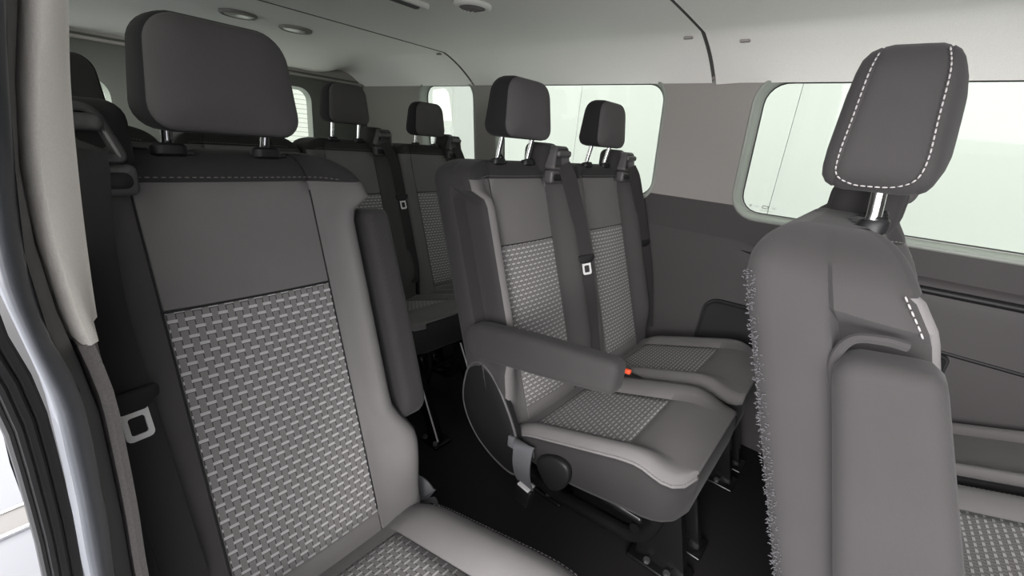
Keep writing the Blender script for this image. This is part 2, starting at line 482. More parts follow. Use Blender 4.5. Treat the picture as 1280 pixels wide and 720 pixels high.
def ztop_c(y): return .351+(-.265-y)*.322
def build_cushion(root, hw, hwr=None, front=-.675, yb=-.175, insert=True):
    hwr = hwr or hw; hw0 = hw
    pw = .1289
    xs = [-hw, -hw+.012, -hw+.03, -hw+.05]+[-.1305, -.1289, -.1273]+[-.1273+.2546*i/10 for i in range(1, 10)]+[.1273, .1289, .1305]+[hw-.05, hw-.03, hw-.012, hw]
    ys = [yb, yb-.03, yb-.06, -.2634, -.265, -.2666]
    y = -.285
    while y > -.515: ys.append(y); y -= .022
    ys += [-.5224, -.524, -.5256]
    y = -.545
    while y > front+.02: ys.append(y); y -= .02
    ys += [front+.012, front]
    rcor = .075
    V = []; rows = []
    for y in ys:
        dy = (y-front)
        cutc = rcor-math.sqrt(max(0, rcor*rcor-(rcor-dy)**2)) if dy < rcor else 0
        r = []
        for x in xs:
            ax = abs(x)
            h = (hw0 if x < 0 else hwr)-cutc*(1 if (hw0 if x < 0 else hwr) < .22 else .35)
            if ax > .1305: x2 = math.copysign(.1305+(ax-.1305)*(h-.1305)/(hw-.1305), x)
            else: x2 = x
            z = ztop_c(y)
            inside = ax < .1285 and -.5235 < y < -.2655
            edge = (abs(ax-.1289) < .0003 and -.5245 < y < -.2645) or ((abs(y+.265) < .0003 or abs(y+.524) < .0003) and ax < .1292)
            t = min(1, max(0, (ax-.1305)/(hw-.1305)))
            z += .026*math.sin(min(1, t*1.15)*PI*.62)*(1-.5*sst(-.56, -.66, y))*sst(-.19, -.3, y)
            z -= .016*sst(.72, 1, t)**1.3
            z -= .026*math.sin(min(1, t*1.15)*PI*.62)*.5*sst(-.52, front+.03, y)
            z -= .030*sst(front+.12, front, y)**1.4
            z += .004*sst(-.24, -.28, y)*(1-t)
            if edge and insert: z -= .004
            V.append((x2, y, z)); r.append(len(V)-1)
        rows.append(r)
    F = []; K = []; W = []
    nx = len(xs)
    for i in range(len(rows)-1):
        ym = (ys[i]+ys[i+1])/2
        for j in range(nx-1):
            xm = (xs[j]+xs[j+1])/2
            q = (rows[i][j], rows[i][j+1], rows[i+1][j+1], rows[i+1][j])
            if insert and abs(xm) < .1289 and -.524 < ym < -.265: W.append(q)
            else: F.append(q); K.append(0)
    # boundary loop: back row left->right, right side, front right->left, left side
    B = [rows[0][j] for j in range(nx)]+[rows[i][-1] for i in range(1, len(rows))]+[rows[-1][j] for j in range(nx-2, -1, -1)]+[rows[i][0] for i in range(len(rows)-2, 0, -1)]
    L = [V[i] for i in B]; nB = len(B)
    out2 = inset_loop([(p[0], p[1]) for p in L], 0)
    cxy = (0, (yb+front)/2)
    def ring(off, zf, kmat, prev):
        r = []
        for i in range(nB):
            a = Vector(L[i-1]); b = Vector(L[(i+1) % nB]); t = Vector((b.x-a.x, b.y-a.y)).normalized()
            n = Vector((t.y, -t.x))
            if n.dot(Vector((L[i][0]-cxy[0], L[i][1]-cxy[1]))) < 0: n = -n
            V.append((L[i][0]+n.x*off, L[i][1]+n.y*off, zf(L[i]))); r.append(len(V)-1)
        for i in range(nB):
            F.append((prev[i], prev[(i+1) % nB], r[(i+1) % nB], r[i])); K.append(kmat)
        return r
    zb = lambda p: .285+.045*sst(-.35, front, p[1])
    r = ring(.004, lambda p: p[2]-.004, 0, B)
    r = ring(.004, lambda p: p[2]-.009, 2, r)
    r = ring(.001, lambda p: p[2]-.011, 2, r)
    r = ring(.005, lambda p: p[2]-.015, 1, r)
    r = ring(.008, lambda p: p[2]*.6+zb(p)*.4, 1, r)
    r = ring(.004, lambda p: p[2]*.15+zb(p)*.85, 1, r)
    r = ring(-.004, lambda p: zb(p)+.003, 1, r)
    r = ring(-.02, lambda p: zb(p), 1, r)
    V.append((0, (yb+front)/2, .295)); c = len(V)-1
    for i in range(nB): F.append((r[i], r[(i+1) % nB], c)); K.append(1)
    def sub(Fs):
        used = sorted({i for q in Fs for i in q}); mp = {a: b for b, a in enumerate(used)}
        return [V[i] for i in used], [tuple(mp[i] for i in q) for q in Fs]
    v, f = sub(F)
    cu = mesh_obj('seat_cushion', v, f, [M['light'], M['skirt'], M['seam']], K, root, sharp=60)
    if insert:
        v, f = sub(W)
        w = mesh_obj('woven_panel', v, f, M['woven'], None, cu, [(p[0], -p[1]*1.05) for p in v], sharp=0)
        w['label'] = 'woven grey square let into the cushion'
    # stitches along the front and side top edge
    path = [(L[i][0]*1.012, L[i][1], L[i][2]+.0005) for i in range(nx, nB)]
    path = [p for p in path if p[1] < -.26]
    v, f = dashes(path, .008, .005, .0008)
    mesh_obj('stitching', v, f, M['stitchd'], None, cu, sharp=0)
    return cu

def build_headrest(root, lift, side_stitch=False, hdy=0., hdx=0.):
    zc = 1.117+lift
    out = round_poly([(-.110, -.073), (.110, -.073), (.093, .077), (-.093, .077)], [.032, .032, .046, .046], 10)
    out = resample(out, 72)
    yf, ybk = -.038, (.053 if side_stitch else .043)
    P = [(.02, .3, yf-.011), (.02, .6, yf-.009), (.02, .85, yf-.0055), (.02, 1, yf-.002), (.012, 1, yf+.001), (.006, 1, yf+.005),
         (.0026, 1, yf+.0105), (.0035, 1, yf+.0125), (.0018, 1, yf+.0145), (0, 1, yf+.022), (0, 1, 0.), (0, 1, ybk-.024), (.0016, 1, ybk-.0165), (.003, 1, ybk-.015), (.0022, 1, ybk-.013),
         (.006, 1, ybk-.006), (.013, 1, ybk-.001), (.022, 1, ybk+.001), (.022, .7, ybk+.004), (.022, .35, ybk+.005)]
    tap = .05 if side_stitch else .10
    ln = lambda w: .10*sst(.005, -.03, w)-(.03 if side_stitch else .05)*sst(.005, .035, w)
    v, f = puffy(out, P, lambda a, b, w: (hdx+a*(1-tap*sst(.01, -.05, w)), hdy+w+ln(w)*b, zc+b))
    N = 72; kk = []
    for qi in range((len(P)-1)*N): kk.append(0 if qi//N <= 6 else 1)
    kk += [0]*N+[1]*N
    hd = mesh_obj('headrest', v, f, [M['dark'], M['dark']] if side_stitch else [M['head'], M['headshade']], kk, root, sharp=60)  # sides carry painted shade; stitched headrest darkened to offset its stronger light
    if side_stitch:
        pth = []
        for (w, b) in [(yf+.016, .068), (yf+.0115, .045), (yf+.0115, .0), (yf+.0115, -.035), (yf+.016, -.056), (yf+.028, -.065), (.01, -.067), (ybk-.030, -.066), (ybk-.016, -.058), (ybk-.0125, -.038), (ybk-.0125, .0), (ybk-.0125, .045), (ybk-.015, .068)]:
            xa = max(p[0] for p in out) if b < -.04 else .110-.017*(b+.073)/.15
            cand = [p for p in out if p[0] > 0]
            xa = min(cand, key=lambda p: abs(p[1]-b)+(0 if p[0] > .04 else 1))[0]
            pth.append((hdx-xa*(1-tap*sst(.01, -.05, w))-.0012, hdy+w+ln(w)*b, zc+b))
        v, f = dashes(spline(pth, 10), .0062, .0046, .0009)
        st = mesh_obj('stitching', v, f, M['stitch'], None, hd, sharp=0)
    for sx in (-1, 1):
        x = sx*.065
        p = MB().add(tube([(x, .010, 1.004), (x, .009, 1.03), (x, hdy, zc-.045)], .0072, 14))
        post = p.build('post', M['chrome'], root)
        post['label'] = 'chrome headrest post'
        c = MB()
        c.add(puffy(rrect(.046, .030, .014, 6), [(.004, .6, 0.), (.004, 1, 0), (0, 1, .003), (0, 1, .014), (.003, 1, .018), (.003, .8, .0185)],
                    lambda a, b, w: (x+a, b+.008, ZT-.011+w-.25*b)))
        c.add(rbox(.012, .014, .008, .003, (x+.024, .006, ZT-.003)))
        c.build('collar', M['black'], root)
    return hd

def armrest_mesh():
    pts = [(-.045, -.048), (.19, -.046), (.375, -.040), (.388, .034), (.16, .046), (-.045, .047)]
    o = resample(round_poly(pts, [.045, .2, .016, .018, .2, .045], 7), 80)
    return puffy(o, pillow_prof(.055, .017, .0008, 6))          # a along, w across, b height
def build_armrest(root, side, up, x=.226):
    """pivot behind the bolster; raised it lies along the backrest"""
    v, f = armrest_mesh()
    py, pz = -.135, .585
    if up: ang = math.radians(90+18.5); py, pz = -.150, .560
    else: ang = math.radians(9.5)
    V = []
    for a, w, b in v:
        ca, sa = math.cos(ang), math.sin(ang)
        s = a*ca-b*sa; h = a*sa+b*ca
        V.append((side*x+w, py-s, pz+h))
    ar = mesh_obj('armrest', V, f, M['side'], None, root, sharp=50)
    ar['label'] = 'padded armrest folded up against the backrest' if up else 'padded armrest folded down over the cushion'
    # piping round the upper face
    return ar

def build_belt(root, side, path, tongue_at, kind='plain', width=.046, wdir=(1, 0, .0)):
    """belt housing on the shoulder of the seat, webbing and tongue"""
    s = side
    bx = MB()
    bx.add(rbox(.088, .085, .095, .024, (s*.150, .022, 1.030), 5, .004))
    hb = bx.build('belt_housing', M['dark'], root)
    g = MB()
    # moulded bezel with a slot, sloping shoulder towards the middle of the seat
    oo = resample(round_poly([(-.048, -.030), (.048, -.030), (.048, .040), (-.026, .040)], [.010, .010, .014, .022], 6), 64)
    ring = [(0, -.022), (0, .004), (.003, .009), (.007, .010), (.010, .008), (.0115, .000), (.0125, -.016)]
    v = []; f = []
    GX = lambda a, b, w: (s*(.165+a), -.040-w+.22*b+.10*abs(a+.0), 1.032+b)
    for ins, w in ring: v += [GX(p[0], p[1], w) for p in inset_loop(oo, ins)]
    n = 64
    for q in range(len(ring)-1):
        for i in range(n): f.append((q*n+i, q*n+(i+1) % n, (q+1)*n+(i+1) % n, (q+1)*n+i))
    v.append(GX(0, 0, -.016)); c = len(v)-1
    for i in range(n): f.append(((len(ring)-1)*n+i, (len(ring)-1)*n+(i+1) % n, c))
    g.add((v, f))
    gd = g.build('belt_guide', M['dkplastic'], root)
    MB().add(rbox(.070, .016, .020, .008, (s*.172, -.046, 1.050), 4)).build('slot_bar', M['dkplastic'], gd)
    lo = MB().add(rbox(.088, .034, .040, .009, (s*.158, -.036, .982), 4, .002)).build('belt_latch', M['dkplastic'], root)
    MB().add(puffy(rrect(.05, .020, .009, 6), [(.003, .6, -.002), (.003, 1, -.002), (0, 1, 0), (0, 1, .004)], lambda a, b, w: (s*.146+a, -.0555+w, .982+b))).build('latch_button', M['black'], lo)
    P = spline(path, 8)
    wb = MB().add(strip(P, wdir, width, .0016)).build('seat_belt', M['webbing'], root)
    # tongue
    t = Vector(tongue_at)
    i = min(range(len(P)), key=lambda k: (P[k]-t).length)
    d = (P[min(i+1, len(P)-1)]-P[max(0, i-1)]).normalized()
    w = Vector(wdir); w = (w-d*w.dot(d)).normalized(); n = d.cross(w)
    if n.y > 0: n = -n
    T = Matrix((( w.x, n.x, d.x, t.x), (w.y, n.y, d.y, t.y), (w.z, n.z, d.z, t.z), (0, 0, 0, 1)))
    return wb, T

def tongue(parent, T, big=False):
    """black moulded head with a slot for the webbing and a pressed metal loop; local x across, z along the belt"""
    hb = MB()
    o = round_poly([(-.032, -.014), (.032, -.014), (.030, .002), (.012, .014), (-.012, .014), (-.030, .002)], [.006, .006, .005, .01, .01, .005], 4)
    hb.add(puffy(o, pillow_prof(.011, .004, .001, 3)), 0, T @ Matrix.Translation((0, .004, 0)))
    h = hb.build('belt_tongue', M['black'], parent)
    mt = MB()
    outer = resample(round_poly([(-.014, .008), (.014, .008), (.0145, .050), (-.0145, .050)], [.002, .002, .006, .006], 4), 40)
    inner = resample(round_poly([(-.0085, .020), (.0085, .020), (.0085, .043), (-.0085, .043)], .003, 4), 40)
    v = []; f = []
    for w in (-.0015, .0015):
        v += [(a, w+.005, b) for a, b in outer]+[(a, w+.005, b) for a, b in inner]
    n = 40
    # align start points: both resampled from the same corner order
    for i in range(n):
        j = (i+1) % n
        f += [(i, j, n+j, n+i), (2*n+i, 2*n+j, 3*n+j, 3*n+i), (i, j, 2*n+j, 2*n+i), (n+i, n+j, 3*n+j, 3*n+i)]
    mt.add((v, f), 0, T)
    m = mt.build('metal_loop', M['steel'], h, 30)
    m['label'] = 'metal belt tongue loop'
    return h

def build_frame(root, hw, rear=False):
    """black enamelled steel under the cushion"""
    fr = MB()
    for sx in (-.045, .13):
        fr.add(tube(spline([(sx, -.14, .26), (sx, -.15, .17), (sx, -.19, .105), (sx, -.30, .085), (sx, -.46, .10), (sx, -.56, .12), (sx, -.60, .20), (sx, -.60, .33)], 6), .021, 12))
        fr.add(tube([(sx, -.20, .30), (sx, -.20, .10)], .012, 8))
    for y, z in ((-.20, .16), (-.36, .20), (-.57, .19)):
        fr.add(tube([(-.10, y, z), (.17, y, z)], .014, 8))
    fr.add(rbox(.34, .36, .02, .008, (0, -.42, .285)))
    fr.build('seat_frame', M['gloss'], root)
    def foot(cx, yb0, yb1, yt0, yt1, zt, w=.016):
        b = MB()
        o = round_poly([(yb1, 0), (yb0, 0), (yb0, .025), (yt0, zt), (yt1, zt), (yb1, .025)], .008, 3)
        b.add(puffy(o, [(.002, .9, -w), (0, 1, -w+.002), (0, 1, w-.002), (.002, .9, w)], lambda a, bb, ww: (cx+ww, a, bb)))
        b.add(rbox(.085, abs(yb0-yb1)+.03, .014, .005, (cx, (yb0+yb1)/2, .0072)))
        f = b.build('foot', M['gloss'], root)
        for k in (-1, 1):
            MB().add(tube([(cx-.030, (yb0+yb1)/2+.028*k, .012), (cx-.030, (yb0+yb1)/2+.028*k, .024)], .009, 6)).build('bolt', M['bolt'], f)
    if rear:
        for sx in (-.125, .13):
            foot(sx, -.775, -.715, -.63, -.56, .30, .014)
            b = MB().add(tube([(sx-.015, -.772, .02), (sx-.015, -.628, .29)], .0035, 6)).build('foot_edge', M['steel'], root)
            foot(sx, -.30, -.17, -.22, -.17, .2)
    else:
        for sx in (.025, .15):
            foot(sx, -.690, -.555, -.62, -.585, .30)
            foot(sx, -.30, -.17, -.24, -.18, .22)

GROUP = 'passenger seats in the van'
def seat(label, x, y, rz=0, hw=.225, cw=.2, cwr=None, rec=0, arm=None, lift=.037, sx=1., side_stitch=False, hdy=0., insert=True, rear=False, bside=1, hdx=0., front=-.675):
    root = thing('passenger_seat', label, 'car seat', (x, y, 0), rz, GROUP)
    build_frame(root, hw, rear)
    build_cushion(root, cw, cwr, front, insert=insert)
    build_backrest(root, hw, rec, bside)
    build_headrest(root, lift, side_stitch, hdy, hdx)
    if arm: build_armrest(root, rec, arm == 'up')
    root.scale = (sx, 1, 1)
    return root

S1 = seat('near grey seat on the left beside the door pillar, large woven panel of pale dashes', .241, .785, cw=.205, cwr=.219, rec=1, arm='up', lift=0., hdy=-.006, bside=-1, hdx=.006, front=-.695)
M1 = seat('aisle seat of the middle pair with its padded armrest folded down', .968, .802, cw=.2, cwr=.227, rec=-1, arm='down', hdy=-.008)
M2 = seat('window seat of the middle pair, behind the lowered armrest, right of its neighbour', 1.443, .805, cw=.227, cwr=.2, hdy=-.008)
B1 = seat('rear row seat seen between the near seat and the middle pair, its left shoulder clear', .994, 1.74, sx=.90, rear=True)
B2 = seat('rear row seat nearest the far window wall, small headrest partly before a window', 1.410, 1.74, sx=.90, lift=.016, rear=True)
A1 = seat('rear row seat hidden behind the near headrest, only its dark shoulder line showing', .585, 1.74, sx=.90, lift=0., rear=True)
A0 = seat('rear row seat at far left, only its black headrest showing past the pillar', .165, 1.74, sx=.90, lift=0., rear=True)
P1 = seat('large seat at right seen from its side, armrest folded up and headrest stitched', .701, -.013, cw=.2, cwr=.225, rec=-1, arm='up', lift=.010, side_stitch=True, hdy=.014)
P2 = seat('middle seat of the front row, only its woven cushion showing at lower right edge', 1.155, -.013, sx=.93, lift=-.02, cw=.225, cwr=.235)
P3 = seat('front row seat against the wall, its plain grey cushion end showing at right', 1.575, -.013, sx=.72, lift=-.02, insert=False)

# belts ---------------------------------------------------------------
def belt(root, s, pts, tg, wdir=(1, 0, 0)):
    wb, T = build_belt(root, s, pts, tg, wdir=wdir)
    tongue(wb, T)
belt(M1, 1, [(.163, -.056, 1.02), (.170, -.072, .99), (.195, -.085, .93), (.216, -.115, .83), (.224, -.153, .70), (.224, -.190, .58), (.222, -.23, .42)], (.223, -.143, .735), (1, -.8, 0))
belt(M2, 1, [(.163, -.056, 1.02), (.170, -.072, .99), (.195, -.085, .93), (.222, -.110, .83), (.238, -.145, .70), (.240, -.18, .58), (.240, -.22, .38)], (.234, -.13, .725), (1, -.5, 0))
belt(B1, 1, [(.163, -.056, 1.02), (.170, -.072, .99), (.195, -.085, .93), (.205, -.108, .83), (.208, -.15, .70), (.208, -.19, .58), (.208, -.23, .42)], (.206, -.122, .79), (1, -.3, 0))
belt(B2, 1, [(.163, -.056, 1.02), (.170, -.072, .99), (.195, -.085, .93), (.220, -.105, .83), (.232, -.135, .70), (.232, -.175, .58), (.232, -.22, .42)], (.228, -.125, .745), (1, -.3, 0))
belt(S1, -1, [(-.163, -.056, 1.02), (-.168, -.075, .99), (-.178, -.10, .93), (-.184, -.125, .84), (-.182, -.15, .74), (-.178, -.185, .62), (-.172, -.23, .46)], (-.182, -.152, .728), (1, .15, 0))

MB().add(rbox(.088, .085, .095, .024, (.150, .022, 1.030), 5, .004)).build('belt_housing', M['dark'], P1)

# fittings on single seats ----------------------------------------------
def buckle_stalk(root, pts, wdir, tip, T, lab):
    """grey webbing loop carrying a black buckle"""
    st = MB().add(strip(spline(pts, 8), wdir, .054, .0035)).build('buckle_strap', M['strap'], root)
    st['label'] = lab
    bk = MB().add(rbox(.026, .052, .058, .007), 0, T).add(rbox(.030, .036, .006, .002, (0, 0, .028)), 1, T)
    bk.build('buckle', [M['black'], M['steel']], st)
# middle aisle seat: recliner cover, strap, lever, bag hook, buckle between the two cushions
o = resample(cspline([(-.066, .40), (-.082, .485), (-.125, .515), (-.178, .49), (-.228, .43), (-.268, .36), (-.292, .29), (-.275, .24), (-.21, .245), (-.135, .28), (-.085, .335)]), 90)
rc = MB().add(puffy(o, [(.0, .5, -.011), (.0, .9, -.010), (0, .96, -.008), (0, .99, -.003), (0, 1, .012), (0, .8, .014)], lambda a, b, w: (-.216+w, a, b)))
rcv = rc.build('recliner_cover', M['black'], M1)
rim = MB().add(tube([(-.222, a, b) for a, b in inset_loop(o, .003)], .0038, 8, True)).build('rim', M['dkplastic'], rcv)
cb = MB().add(rbox(.012, .022, .032, .004, (-.232, -.262, .345))).build('cable_clip', M['strap'], rcv)
lv = MB()
ol = resample(cspline([(-.336, .322), (-.352, .348), (-.392, .366), (-.424, .360), (-.432, .325), (-.415, .285), (-.385, .268), (-.352, .292)]), 48)
lv.add(puffy(ol, pillow_prof(.024, .009, .003, 4), lambda a, b, w: (-.214+w, a, b)))
lv.build('recline_lever', M['black'], M1)
T = Matrix.Translation((-.224, -.312, .208)) @ Matrix.Rotation(.15, 4, 'X')
buckle_stalk(M1, [(-.212, -.296, .322), (-.226, -.299, .356), (-.242, -.306, .352), (-.248, -.310, .31), (-.240, -.312, .27), (-.224, -.312, .235)], (0, 1, .1), None, T, 'grey looped strap beside the cushion')
hk = MB().add(tube(spline([(.008, .05, 1.012), (.004, .055, 1.030), (-.010, .058, 1.036), (-.018, .058, 1.026), (-.014, .058, 1.016)], 5), .0035, 8)).build('bag_hook', M['black'], M1)
bk = MB().add(rbox(.018, .115, .05, .006, (.228, -.375, .385)), 0).build('buckle', M['black'], M1)
ob = MB().add(rbox(.016, .022, .018, .005, (.228, -.352, .412))).build('release_button', M['orange'], bk)
ob['label'] = 'orange release button'
# near seat: strap and buckle low at its aisle side
T = Matrix.Translation((.243, -.235, .275)) @ Matrix.Rotation(.5, 4, 'X')
buckle_stalk(S1, [(.222, -.150, .275), (.234, -.165, .318), (.244, -.190, .326), (.246, -.212, .310), (.244, -.228, .285)], (0, .7, .7), None, T, 'grey looped strap at the foot of the backrest')
# front aisle seat: piping round the armrest recess, frayed rear edge
pp = [(-.226, yc(z)+.043, z) for z in (.50, .56, .64, .72, .80, .87, .905)]+[(-.226, yc(.93)+.028, .930), (-.226, yc(.937)+.005, .937), (-.222, yc(.938)-.012, .936)]
MB().add(tube(spline(pp, 6), .0045, 8)).build('recess_piping', M['side'], P1)
ff = MB(); rnd = random.Random(3)
for i in range(900):
    z = .50+.47*i/900
    fade = 1-(z-.335)/(ZT-.335); zz = z
    b0 = Vector((-.2175+rnd.uniform(-.006, .006), yc(zz)+.113+rnd.uniform(-.008, .004), zz))
    d = Vector((rnd.uniform(-.5, .1), rnd.uniform(.3, 1), rnd.uniform(-.6, .4))).normalized()*rnd.uniform(.0008, .0032)*(1+.8*(rnd.random() < .06))
    ff.add(tube([b0, b0+d*.5+Vector((0, 0, .0006)), b0+d], [.0006, .0005, .0003], 4))
fz = ff.build('frayed_edge', M['fuzz'], P1); fz['kind'] = 'stuff'; fz['label'] = 'frayed fuzzy rear edge'
sp = [(-.2215, yc(z)-.036*(1-.45*sst(.93, 1.0, z))+.0125, z) for z in [.946+.035*i/10 for i in range(11)]]
v, f = dashes(sp, .0066, .0048, .0009)
mesh_obj('stitching', v, f, M['stitch'], None, P1, sharp=0)

# ------------------------------------------------------------------ van shell
YF, YR = -1.25, 2.72
def XW(z):
    if z < .80: return 1.74
    return 1.74-.064*(z-.80)/(1.335-.80)
def wall_with_windows(name, panels, z0, z1, xf, zs_split, mats, thick):
    """wall made of panels (y0,y1,window rect or None); faces split at zs_split between lower and upper trim"""
    bm = bmesh.new()
    loops = []
    for (y0, y1, win) in panels:
        if win is None:
            ny = max(1, int((y1-y0)/.06)); nz = 14
            g = [[bm.verts.new((0, y0+(y1-y0)*i/ny, z0+(z1-z0)*k/nz)) for k in range(nz+1)] for i in range(ny+1)]
            for i in range(ny):
                for k in range(nz): bm.faces.new((g[i][k], g[i+1][k], g[i+1][k+1], g[i][k+1]))
            continue
        wy0, wy1, wz0, wz1, r = win
        W = round_poly([(wy0, wz0), (wy1, wz0), (wy1, wz1), (wy0, wz1)], r, 10)
        # densify straight edges
        W = resample(W, 160)
        loops.append(W)
        c = ((wy0+wy1)/2, (wz0+wz1)/2)
        O = []
        for p in W:
            dx, dz = p[0]-c[0], p[1]-c[1]
            # project with respect to the window box so corners map to corners
            sx = dx/((wy1-wy0)/2); sz = dz/((wz1-wz0)/2); m = max(abs(sx), abs(sz)); sx /= m; sz /= m
            oy = c[0]+sx*(wy1-wy0)/2; oz = c[1]+sz*(wz1-wz0)/2
            fy = (oy-wy0)/(wy1-wy0); fz = (oz-wz0)/(wz1-wz0)
            O.append((y0+fy*(y1-y0), z0+fz*(z1-z0)))
        rings = []
        for t in (0, .12, .3, .55, .8, 1):
            rings.append([bm.verts.new((0, p[0]+(o[0]-p[0])*t, p[1]+(o[1]-p[1])*t)) for p, o in zip(W, O)])
        n = len(W)
        for a, b in zip(rings, rings[1:]):
            for i in range(n): bm.faces.new((a[i], a[(i+1) % n], b[(i+1) % n], b[i]))
        for cy, cz in ((y0, z0), (y1, z0), (y1, z1), (y0, z1)):     # exact corners
            best = min(rings[-1], key=lambda v: (v.co.y-cy)**2+(v.co.z-cz)**2); best.co.y = cy; best.co.z = cz
    bmesh.ops.bisect_plane(bm, geom=bm.verts[:]+bm.edges[:]+bm.faces[:], plane_co=(0, 0, zs_split), plane_no=(0, 0, 1))
    for v in bm.verts: v.co.x = xf(v.co.z)
    for f in bm.faces: f.material_index = 1 if f.calc_center_median().z > zs_split else 0; f.smooth = True
    me = bpy.data.meshes.new(name); bm.to_mesh(me); bm.free()
    for m in mats: me.materials.append(m)
    o = bpy.data.objects.new(name, me); COL.objects.link(o)
    struct(o)
    return o, loops

W1 = (.695, 1.550, .885, 1.348, .085)
W2 = (-1.15, .392, .885, 1.348, .085)
W0 = (1.700, 2.140, .885, 1.348, .085)
wl, loops = wall_with_windows('wall_left', [(YF, .545, W2), (.545, 1.625, W1), (1.625, 2.23, W0), (2.23, YR, None)], .80, 1.42, XW, .925,
                              [M['walldark'], M['trimlight']], .006)
for k, L in enumerate(loops):
    Lr = L
    n = len(Lr)
    # reveal: pale ring stepping outwards, then rubber, then glass
    v = []; f = []; km = []
    prof = [(-.006, -.004), (-.002, -.009), (.004, -.008), (.008, -.002), (.012, .015), (.016, .034), (.022, .036)]
    for ins, dx in prof:
        LL = inset_loop(Lr, ins)
        v += [(XW(p[1])+dx, p[0], p[1]) for p in LL]
    for a in range(len(prof)-1):
        for i in range(n): f.append((a*n+i, a*n+(i+1) % n, (a+1)*n+(i+1) % n, (a+1)*n+i))
    w = mesh_obj('window_%d' % (k+1), v, f, M['reveal'], None, None, None, 60); struct(w)
    v = []; f = []
    prof = [(.020, .034), (.0225, .035), (.0235, .038), (.020, .042)]
    for ins, dx in prof:
        LL = inset_loop(Lr, ins)
        v += [(XW(p[1])+dx, p[0], p[1]) for p in LL]
    for a in range(len(prof)-1):
        for i in range(n): f.append((a*n+i, a*n+(i+1) % n, (a+1)*n+(i+1) % n, (a+1)*n+i))
    mesh_obj('gasket', v, f, M['rubber'], None, w, None, 60)
    LL = inset_loop(Lr, .018)
    cy = sum(p[0] for p in LL)/n; cz = sum(p[1] for p in LL)/n
    v = [(XW(p[1])+.040, p[0], p[1]) for p in LL]+[(XW(cz)+.040, cy, cz)]
    f = [(i, (i+1) % n, n) for i in range(n)]
    g = mesh_obj('glass', v, f, M['glass'], None, w, None, 0)
    if k == 0:                                       # small etched maker's marks low in the corner
        mk = MB()
        zz = .930; xx = XW(zz)+.0385
        for (yy, wy, hz) in ((.338, .008, .008), (.318, .014, .003), (.290, .022, .010), (.262, .010, .004), (.290, .030, .002)):
            dz = -.012 if wy == .03 else 0
            o = rrect(wy, hz, min(wy, hz)*.45, 4); inn = inset_loop(o, min(wy, hz)*.22)
            nn = len(o)
            if area2(o) < 0: o = o[::-1]
            mk.add(([(xx, yy+a, zz+b+dz) for a, b in o]+[(xx, yy+a, zz+b+dz) for a, b in inn], [(i, (i+1) % nn, nn+(i+1) % nn, nn+i) for i in range(nn)]))
        mk.build('etched_mark', M['mark'], g)

# lower side wall with channel and pocket
v = []; f = []
ny, nz = 100, 34
def lower_x(y, z):
    x = 1.74
    x += .012*(1-sst(.05, .25, z))
    if y < .40: x += .022*sst(.40, .33, y)*sst(.745, .775, z)*(1-sst(.86, .875, z))*0
    ch = math.exp(-((z-.768)/.010)**2)*sst(.36, .22, y)
    return x+.022*ch
for i in range(ny+1):
    y = YF+(YR-YF)*i/ny
    for k in range(nz+1):
        z = .80*k/nz if k < 26 else .61+(.80-.61)*(k-26)/(nz-26)
        z = .80*k/nz
        v.append((lower_x(y, z), y, z))
for i in range(ny):
    for k in range(nz): f.append((i*(nz+1)+k, (i+1)*(nz+1)+k, (i+1)*(nz+1)+k+1, i*(nz+1)+k+1))
lw = struct(mesh_obj('wall_left_lower', v, f, M['walldark'], None, None, None, 60))
# dark channel under the front window, curling up round its corner
ch = [(1.739, .325, .768), (1.739, .22, .757), (1.739, 0, .760), (1.739, -.5, .765), (1.739, YF, .765)]
struct(MB().add(tube(spline(ch, 8), [min(.011, .001+.0008*i) for i in range(len(spline(ch, 8)))], 10)).build('trim_1', M['black']))
# lower panel seams
struct(MB().add(tube([(1.741, .22, .60), (1.741, -.3, .588), (1.741, YF, .57)], .006, 8)).build('trim_2', M['black']))
o = round_poly([(-.30, .30), (.415, .30), (.405, .565), (-.30, .585)], [.02, .03, .06, .02], 6)
pk = puffy(o, [(.022, .7, -.003), (.022, 1, -.003), (.014, 1, -.004), (.008, 1, -.010), (.002, 1, -.010), (0, 1, -.004), (0, 1, .012)], lambda a, b, w: (1.737+w, a, b))
struct(MB().add(pk).build('trim_3', M['pocket']))

# floor, ceiling
v = []; f = []
struct(mesh_obj('floor', *rbox(1.80, YR-YF+.1, .06, .004, (.86, (YF+YR)/2, -.030)), M['floor']))
# headliner: flat top, coves at both sides, grooves between its three panels, sloping rear header
def ceil_pts():
    L = []
    n = 22
    for i in range(n+1):
        t = i/n; x = .0+1.72*t
        L.append(x)
    return L
def ceil_z(x, y):
    z = 1.432+.022*(1-((x-.86)/.64)**2 if abs(x-.86) < .64 else 0)*sst(1.9, .6, y)
    e = 1.66-x if x > .86 else x-.06
    # cove: from e=.17 (z flat) to e=0 (z=1.333)
    if e < .19:
        t = max(0, 1-e/.19); z -= .098*(.55*t+.45*t*t)
    z -= .075*sst(2.30, 2.66, y)*sst(.05, .30, e)
    return z
xs = [.03+1.645*i/48 for i in range(49)]
ys = []
y = YF
for yy in (.53, 1.70):
    while y < yy-.03: ys.append(y); y += .05
    ys += [yy-.012, yy-.007, yy-.0045, yy+.0045, yy+.007, yy+.012]; y = yy+.04
while y < YR-.02: ys.append(y); y += .05
ys.append(YR)
V = []; F = []; K = []
for y in ys:
    for x in xs:
        z = ceil_z(x, y)
        for yy in (.53, 1.70):
            if abs(y-yy) < .005: z += .012
            if yy == .53 and .005 < yy-y < .013: z -= .004
        V.append((x, y, z))
nx = len(xs)
